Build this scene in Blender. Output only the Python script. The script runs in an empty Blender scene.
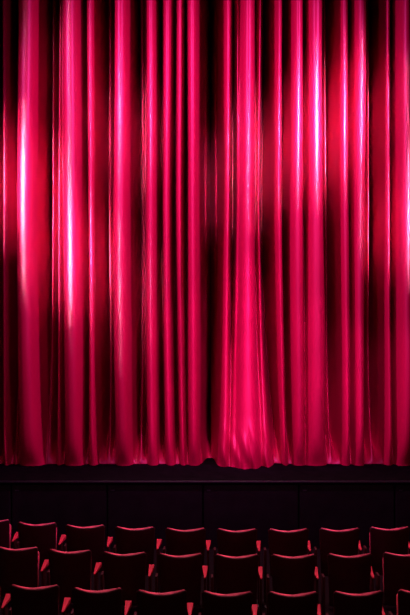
import bpy, bmesh, math, random
import numpy as np
from mathutils import Vector, Matrix
random.seed(4); rng=np.random.RandomState(7)
S=bpy.context.scene
col=S.collection
S.view_settings.view_transform='Standard'
CAMZ=3.5; F=790.0; HY=283.0
YC=11.16; STZ=0.9; YLIP=10.43
PX=F/YC
def X(px): return (px-205)/PX

# ---------- materials ----------
def mat(name, base, rough=0.5, spec=0.5, tint=None, noise=0.0, nscale=20, bump=0.0, bscale=200, metal=0, stretch=(1,1,1), coat=0, coatr=0.2):
    m=bpy.data.materials.new(name); m.use_nodes=True
    nt=m.node_tree; b=nt.nodes["Principled BSDF"]
    b.inputs["Base Color"].default_value=(*base,1)
    b.inputs["Roughness"].default_value=rough
    b.inputs["Specular IOR Level"].default_value=spec
    b.inputs["Metallic"].default_value=metal
    if coat:
        b.inputs["Coat Weight"].default_value=coat; b.inputs["Coat Roughness"].default_value=coatr
    if tint: b.inputs["Specular Tint"].default_value=(*tint,1)
    tc=nt.nodes.new("ShaderNodeTexCoord"); mp=nt.nodes.new("ShaderNodeMapping")
    mp.inputs["Scale"].default_value=stretch
    nt.links.new(tc.outputs["Object"],mp.inputs["Vector"])
    if noise:
        n=nt.nodes.new("ShaderNodeTexNoise"); n.inputs["Scale"].default_value=nscale; n.inputs["Detail"].default_value=4
        nt.links.new(mp.outputs[0],n.inputs["Vector"])
        r=nt.nodes.new("ShaderNodeMapRange"); r.inputs["From Min"].default_value=0.3; r.inputs["From Max"].default_value=0.7
        r.inputs["To Min"].default_value=1-noise; r.inputs["To Max"].default_value=1+noise
        nt.links.new(n.outputs["Fac"],r.inputs["Value"])
        v=nt.nodes.new("ShaderNodeVectorMath"); v.operation='SCALE'; v.inputs[0].default_value=base
        nt.links.new(r.outputs[0],v.inputs["Scale"]); nt.links.new(v.outputs[0],b.inputs["Base Color"])
    if bump:
        n=nt.nodes.new("ShaderNodeTexNoise"); n.inputs["Scale"].default_value=bscale; n.inputs["Detail"].default_value=3
        nt.links.new(mp.outputs[0],n.inputs["Vector"])
        bp=nt.nodes.new("ShaderNodeBump"); bp.inputs["Strength"].default_value=bump; bp.inputs["Distance"].default_value=0.01
        nt.links.new(n.outputs["Fac"],bp.inputs["Height"]); nt.links.new(bp.outputs[0],b.inputs["Normal"])
    return m
M_curt=mat("crimson_velvet",(0.44,0.0,0.050),0.6,0.4,tint=(1,0.5,0.7),noise=0.08,nscale=3,bump=0.02,bscale=30,stretch=(1,1,0.12),metal=0.05,coat=1.0,coatr=0.45)
M_deck=mat("black_stage_boards",(0.005,0.0055,0.005),0.85,0.0,noise=0.3,nscale=8,bump=0.1,bscale=40)
M_panel=mat("matte_black_panel",(0.007,0.012,0.008),0.5,0.2,noise=0.3,nscale=5)
M_metal=mat("dark_metal",(0.045,0.075,0.06),0.45,0.5,metal=0.8,noise=0.1)
M_shell=mat("black_plastic_shell",(0.030,0.006,0.008),0.5,0.25,noise=0.2,nscale=12)
M_red=mat("red_upholstery",(0.66,0.11,0.17),0.6,0.4,tint=(1,0.5,0.6),noise=0.5,nscale=9,bump=0.3,bscale=300)
M_floor=mat("black_carpet",(0.004,0.003,0.003),0.9,0.1,noise=0.3,nscale=60,bump=0.3,bscale=400)
M_wall=mat("dark_wall_paint",(0.012,0.008,0.010),0.8,0.2,noise=0.2,nscale=4)
M_arm=mat("red_armrest",(0.45,0.035,0.06),0.6,0.3,tint=(1,0.5,0.6),noise=0.3,nscale=6)

def newobj(name,me,parent=None,m=None,smooth=False):
    o=bpy.data.objects.new(name,me); col.objects.link(o)
    if m: me.materials.append(m)
    if parent: o.parent=parent
    if smooth:
        for p in me.polygons: p.use_smooth=True
    return o
def box_me(name,x0,x1,y0,y1,z0,z1,bev=0,seg=2):
    bm=bmesh.new(); bmesh.ops.create_cube(bm,size=1)
    for v in bm.verts:
        v.co=Vector(((x0+x1)/2+v.co.x*(x1-x0),(y0+y1)/2+v.co.y*(y1-y0),(z0+z1)/2+v.co.z*(z1-z0)))
    if bev: bmesh.ops.bevel(bm,geom=bm.edges[:],offset=bev,segments=seg,affect='EDGES',profile=0.5)
    me=bpy.data.meshes.new(name); bm.to_mesh(me); bm.free(); return me

# ---------- room ----------
def struct(name,dims,m,label):
    o=newobj(name,box_me(name,*dims),None,m); o["kind"]="structure"; o["label"]=label; o["category"]=name.split("_")[0]; return o
CEIL=9.5; WX=5.6; YB=13.2; YF=-2.5
struct("floor",(-WX,WX,YF,YB,-0.1,0),M_floor,"black carpeted auditorium floor under the seats")
struct("ceiling",(-WX,WX,YF,YB,CEIL,CEIL+0.1),M_wall,"dark painted auditorium ceiling")
struct("wall_left",(-WX-0.1,-WX,YF,YB,0,CEIL),M_wall,"dark painted auditorium side wall")
struct("wall_right",(WX,WX+0.1,YF,YB,0,CEIL),M_wall,"dark painted auditorium side wall")
struct("wall_back",(-WX,WX,YB,YB+0.1,0,CEIL),M_wall,"dark wall behind the stage curtain")
struct("wall_front",(-WX,WX,YF-0.1,YF,0,CEIL),M_wall,"dark wall at the rear of the auditorium")

# ---------- stage ----------
stage=bpy.data.objects.new("stage",None); col.objects.link(stage); stage.location=(0,YLIP,0)
stage["label"]="low black theatre stage with panelled front below curtain"; stage["category"]="stage"
d=newobj("stage_deck",box_me("deck",-WX+.01,WX-.01,-0.03,YB-YLIP-.01,STZ-0.05,STZ,0.008),stage,M_deck)
d["label"]="black painted stage floor boards with narrow front lip"
PS=96/(F/YLIP)
x0=(107-205)/(F/YLIP)
k=-4
while True:
    xa=x0+k*PS; k+=1
    xb=xa+PS
    if xb<-WX+.05: continue
    if xa>WX-.05: break
    xa2=max(xa,-WX+.01)+0.010; xb2=min(xb,WX-.01)-0.010
    newobj("front_panel",box_me("panel",xa2,xb2,0,0.03,0.0,STZ-0.055,0.008,1),stage,M_panel)
    newobj("panel_latch",box_me("latch",xa2+0.04,xa2+0.09,-0.008,0.0,STZ-0.15,STZ-0.13,0.003,1),stage,M_metal)
newobj("trim_rail",box_me("rail",-WX+.01,WX-.01,-0.05,-0.03,STZ-0.030,STZ-0.002,0.006,2),stage,M_metal)
newobj("stage_base",box_me("sbase",-WX+.01,WX-.01,0.04,YB-YLIP-.01,0.0,STZ-0.055),stage,M_deck)

# ---------- curtain ----------
ZT=9.38; H=ZT-STZ
# (x_top, x_mid, x_bottom, halfwidth, protrusion, bottom width factor, squareness)
L=[(3,3,5,4.5,.05),(13,13,13,2.5,-.25),(27,26,30,12,.28,1.15,3.2),(47,46,45,3,-.4),(58,57,58,3.2,-.02),(71,71,73,10,.28,1.15,3.2),(90,90,92,5.5,.10,1,2.5),(105,105,107,2.5,-.5),
   (121,121,123,9,.27,1,3.2),(138,139,140,2.5,-.5),(150,150,153,6,.12,1,2.8),(167,166,171,5.5,.06,1,2.6),(180,179,183,4.2,.08,1,2.4),(193,192,194,6,.20,1,2.8)]
R=[(228,229,223,5,-.02,1.2,2.4),(249,248,248,8.5,.20,2.0,2.8),(238,239,233,3,-.1,2.4),(262,260,267,3.2,-.15,2.4),(280,279,286,5,.10,.7),(298,297,300,7.2,.22,1,2.8),
   (315,315,317,9.8,.28,1.2,3.0),(331,331,333,2.5,-.4),(345,345,347,5.8,.18,1,2.5),(361,360,361,7.5,.2,1,2.8),(376,376,375,2.5,-.4),(389,390,391,5,.07),(406,406,406,9,.26,1,2.8)]
x=-5
while x>-180:
    w=random.uniform(4,11); L.insert(0,(x-w,x-w,x-w,w,random.uniform(-.1,.28))); x-=2*w+random.uniform(3,9)
x=419
while x<580:
    w=random.uniform(4,11); R.append((x+w,x+w,x+w,w,random.uniform(-.1,.28))); x+=2*w+random.uniform(3,9)
def smoothnoise(t,seed,freqs=(0.6,1.3,2.7)):
    r=np.random.RandomState(seed); s=0
    for i,f in enumerate(freqs): s=s+np.sin(t*f*2.2+r.rand()*6.28)/(i+1)
    return s/1.8
def curtain(name,ridges,pa,pb,label):
    nx=int((pb-pa)/0.4); nz=150
    px=np.linspace(pa,pb,nx); zz=np.linspace(0,1,nz)**1.3*H
    P,Z=np.meshgrid(px,zz)
    D=np.minimum(-1.2,-1.85+0.16*np.abs(P-211.5))
    t=np.clip(Z/7.5,0,1.1)
    low=np.clip(1-Z/1.8,0,1); low=low*low*(3-2*low)
    for i,rd in enumerate(ridges):
        xt,xm,xb,w,pr=rd[:5]; wf=rd[5] if len(rd)>5 else 1.0; sq=rd[6] if len(rd)>6 else 2.0
        s=np.clip(t*2,0,1)
        c=np.where(t<.5, xb+(xm-xb)*s**0.55, xm+(xt-xm)*(t*2-1))
        c=c+0.9*smoothnoise(Z*0.33,100+i,(0.6,1.3))
        ww=w*(1+0.12*smoothnoise(Z*0.35,300+i,(0.6,1.3)))*(1+(wf-1)*np.clip(1-t/0.46,0,1)**(2.0 if wf>1.5 else 1.15))
        amp=(pr+0.03*smoothnoise(Z*0.35,500+i,(0.6,1.3)))*(1-0.55*low)+(0.08*low if pr>-.3 else 0)
        if 218<xb<285: amp=amp+0.10*low
        u=np.abs((P-c)/ww)
        prof=np.clip(1-np.clip(u,0,1)**sq,0,1)**(1/2.0)
        depth=(0.20+w/PX*2.1)
        d=np.where(u<1, amp-depth+prof*depth-0.05*u*u, amp-depth-0.05-(u-1)*w/PX*10)
        D=np.maximum(D,d)
    for _ in range(8):
        D[:,1:-1]=(D[:,:-2]+2*D[:,1:-1]+D[:,2:])/4
    # cloth bunching on the boards where the parted edge spreads
    fanmask=np.exp(-(np.abs(P-250)/34)**8)*np.clip(1.4-Z,0,1)
    pud=np.exp(-(np.abs(P-250)/34)**8)*np.clip(1-Z/0.7,0,1)
    D+=pud*0.05+pud*0.055*np.sin(P*.33+Z*6)*np.sin(Z*9+P*.15)+pud*0.06*np.abs(np.sin(P*.30+Z*2.0))
    hb=np.exp(-(Z/0.22)**1.5)
    cm=np.exp(-((P-210)/7)**4)
    D=D+(np.maximum(D,-0.20-0.25*cm)-D)*hb
    D=D*(1-0.7*hb*(1-0.5*fanmask)*(1-cm))
    V=np.stack([(P-205)/PX,(YC+0.12)-D,Z+STZ+0.003],-1).reshape(-1,3)
    idx=np.arange(nx*nz).reshape(nz,nx)
    f=np.stack([idx[:-1,:-1],idx[:-1,1:],idx[1:,1:],idx[1:,:-1]],-1).reshape(-1,4)
    me=bpy.data.meshes.new(name); me.from_pydata(V.tolist(),[],f.tolist()); me.update()
    o=bpy.data.objects.new(name,me); col.objects.link(o); me.materials.append(M_curt)
    for p in me.polygons: p.use_smooth=True
    o["label"]=label; o["category"]="curtain"; o["group"]="stage curtain halves"
    return o
curtain("stage_curtain",L,-180,211.4,"crimson velvet stage curtain half hanging in deep vertical folds")
curtain("stage_curtain.001",R,211.6,590,"crimson velvet stage curtain half with fanned hem on stage")
tr=newobj("curtain_track",box_me("track",-WX+.02,WX-.02,YC-0.1,YC+0.1,ZT+0.01,CEIL,0.01),None,M_metal)
tr["label"]="dark metal curtain track fixed under the ceiling"; tr["category"]="curtain track"

# ---------- seats ----------
def loft(name,rows):
    me=bpy.data.meshes.new(name); V=[v for r in rows for v in r]; n=len(rows[0]); Fs=[]
    for i in range(len(rows)-1):
        for j in range(n):
            Fs.append((i*n+j,i*n+(j+1)%n,(i+1)*n+(j+1)%n,(i+1)*n+j))
    Fs.append(tuple(range(n))[::-1]); Fs.append(tuple((len(rows)-1)*n+j for j in range(n)))
    me.from_pydata([tuple(v) for v in V],[],Fs); me.update(); return me
def backpiece(name,zb,zt,wb,wt,yb0,thmid,thend,sag,lean,crown,corner=0.02):
    N=28; rows=[]
    vals=[(0,0.3),(0.02,0.85),(0.06,1)]+[(0.1+0.8*k/6,1) for k in range(7)]+[(0.95,1),(0.98,0.85),(1.0,0.45)]
    for t,sc in vals:
        w=wb+(wt-wb)*t
        def pt(u,side):
            z=zb+(zt-zb)*t + crown*(u*u)*t - corner*t**3*max(0,(abs(u)-.9)/.1)**2
            y=yb0+sag*u*u - lean*t
            th=thend+(thmid-thend)*(1-u*u)
            return Vector((u*w/2,y+th/2+side*th/2*sc,z))
        ring=[pt(-1+2*j/N,-1) for j in range(N+1)]+[pt(-1+2*j/N,1) for j in range(N,-1,-1)]
        rows.append(ring)
    return loft(name,rows)
LEAN=0.06
me_cush=backpiece("backrest",0.40,0.840,0.37,0.415,0.0,0.048,0.005,0.060,LEAN,0.026)
me_shell=backpiece("back_shell",0.33,0.839,0.38,0.435,-0.020,0.019,0.015,0.060,LEAN,0.026)
me_seat=box_me("seat_cushion",-0.18,0.18,-0.035,0.035,-0.01,0.36,0.03,4)
def armrest():
    bm=bmesh.new(); bmesh.ops.create_cube(bm,size=1)
    for v in bm.verts:
        yy=0.02 if v.co.y<0 else 0.25
        hw=0.009 if v.co.y<0 else 0.030
        v.co=Vector((hw*(1 if v.co.x>0 else -1),yy,0.60 if v.co.z<0 else (0.615 if yy<.1 else 0.648)))
    bmesh.ops.bevel(bm,geom=bm.edges[:],offset=0.006,segments=3,affect='EDGES',profile=0.5)
    me=bpy.data.meshes.new("armrest"); bm.to_mesh(me); bm.free(); return me
me_arm=armrest()
me_leg=box_me("side_support",-0.012,0.012,0.07,0.17,0.018,0.602,0.005,2)
me_foot=box_me("foot",-0.02,0.02,-0.02,0.20,0.0,0.02,0.006,2)
for me,m in ((me_cush,M_red),(me_shell,M_shell),(me_seat,M_red),(me_arm,M_arm),(me_leg,M_shell),(me_foot,M_metal)):
    me.materials.append(m)
    for p in me.polygons: p.use_smooth=True
AX=0.240
proto_parts=[("back_shell",me_shell,(0,0,0),0),("backrest",me_cush,(0,0,0),0),("seat_cushion",me_seat,(0,0.13,0.40),math.radians(-6)),
 ("armrest",me_arm,(AX,0,0),0),("side_support",me_leg,(-AX,0,0),0),("side_support",me_leg,(AX,0,0),0),
 ("foot",me_foot,(-AX,0,0),0),("foot",me_foot,(AX,0,0),0)]
proto=None; pparts=[]
CX=0.65
rows=[(14,8.5,[0.344-CX+0.553*k for k in range(-6,6)],"seats in the row nearest the stage"),
      (14.5,7.7,[0.31-CX+0.552*k for k in range(-6,6)],"seats in the middle row"),
      (15,6.77,[0.19-CX+0.563*k for k in range(-5,5)],"seats in the row farthest from the stage")]
first=True
for R_,yn,offs,grp in rows:
    for s in offs:
        a=s/R_
        px=CX+R_*math.sin(a); py=yn+R_-R_*math.cos(a)
        if first:
            e=bpy.data.objects.new("theatre_seat",None); col.objects.link(e); proto=e
            for nm,me,loc,rx in proto_parts:
                o=bpy.data.objects.new(nm,me); col.objects.link(o); o.parent=e; o.location=loc; o.rotation_euler=(rx,0,0); pparts.append(o)
            first=False
        else:
            e=proto.copy(); col.objects.link(e)
            for p in pparts:
                o=p.copy(); o.parent=e; col.objects.link(o)
        e.location=(px,py,0); e.rotation_euler=(0,0,a*0.3+random.uniform(-.025,.025))
        e["label"]="theatre seat, curved black back shell, red upholstery, tipped up"
        e["category"]="seat"; e["group"]=grp

# ---------- lights ----------
WASH=(1,0.10,0.72)
def spot(px,py,energy,ang,lx,ly,lz,blend=0.9,colr=(1,0.78,0.98),size=0.12,tgt=None):
    l=bpy.data.lights.new("stage_or_fill_spot","SPOT"); l.energy=energy; l.spot_size=math.radians(ang); l.spot_blend=blend; l.color=colr; l.shadow_soft_size=size
    o=bpy.data.objects.new("stage_or_fill_spot",l); col.objects.link(o); o.location=(lx,ly,lz)
    t=Vector(((px-205)/PX,YC,CAMZ+(HY-py)/PX)) if tgt is None else Vector(tgt)
    o.rotation_euler=(t-o.location).to_track_quat('-Z','Y').to_euler()
    return o
def gang(px,y0,y1,n,energy,ang=6.5):
    for i in range(n):
        f=i/(n-1) if n>1 else .5
        py=y0+(y1-y0)*f
        z=CAMZ+(HY-py)/PX
        lz=z+(z-CAMZ)/YC*6.2
        e=energy*(0.25+0.75*math.sin(math.pi*(0.12+0.76*f)))
        # lamp stands on the mirror line between fold crest and stalls
        spot(px,py,e,ang,(px-205)/PX*(1+6.2/YC),5.0,lz,1.0,size=0.6)
gang(25,150,210,4,30000,5.4)
gang(71,215,280,4,28000,5.2)
gang(121,90,150,4,15000,4.6)
gang(121,240,330,5,6500,4.2)
gang(249,115,190,4,17000,4.2)
gang(298,95,165,4,20000,4.2)
gang(316,95,165,4,28000,5.0)
gang(346,80,135,4,17000,4.2)
gang(361,80,135,4,20000,4.4)
gang(407,190,240,4,28000,5.2)
gang(72,20,90,3,3500,5.0)
# cross washes
spot(310,230,2600,68,-4.2,7.4,8.2,1.0,WASH)
spot(100,230,2600,68,4.2,7.4,8.2,1.0,WASH)
spot(280,240,480,72,-2.2,4,6.0,1.0,WASH)
spot(130,240,480,72,2.2,4,6.0,1.0,WASH)
for yy in (290,330,370,410,445):
    spot(252,yy,1200,12,1.5,6.0,4.8,1.0,WASH)
spot(180,340,1000,14,1.2,6.0,6.0,1.0,WASH)
spot(180,420,1000,14,1.2,6.0,5.0,1.0,WASH)
spot(320,350,900,14,1.8,6.0,6.0,1.0,WASH)
spot(330,420,1000,16,1.8,6.0,5.0,1.0,WASH)
spot(380,380,700,18,2.0,6.0,5.0,1.0,WASH)
# added red fill spot for the seat tops, helping the curtain bounce
spot(0,0,2300,80,0,10.2,8.2,1.0,(1,0.38,0.48),0.4,tgt=(0.4,6.9,0.6))
# added faint red fill from behind, giving the seat backs some sheen
spot(0,0,380,90,0,1.0,8.5,1.0,(1,0.25,0.3),0.5,tgt=(0,6.6,0.6))

w=bpy.data.worlds.new("world"); S.world=w; w.use_nodes=True
w.node_tree.nodes["Background"].inputs[0].default_value=(0.02,0.01,0.015,1); w.node_tree.nodes["Background"].inputs[1].default_value=0.1

cam=bpy.data.cameras.new("camera"); co=bpy.data.objects.new("camera",cam); col.objects.link(co); S.camera=co
co.location=(0,0,CAMZ); co.rotation_euler=(math.radians(90),0,0)
cam.sensor_width=36; cam.lens=F/615*36; cam.shift_y=-(307.5-HY)/615; cam.clip_end=100
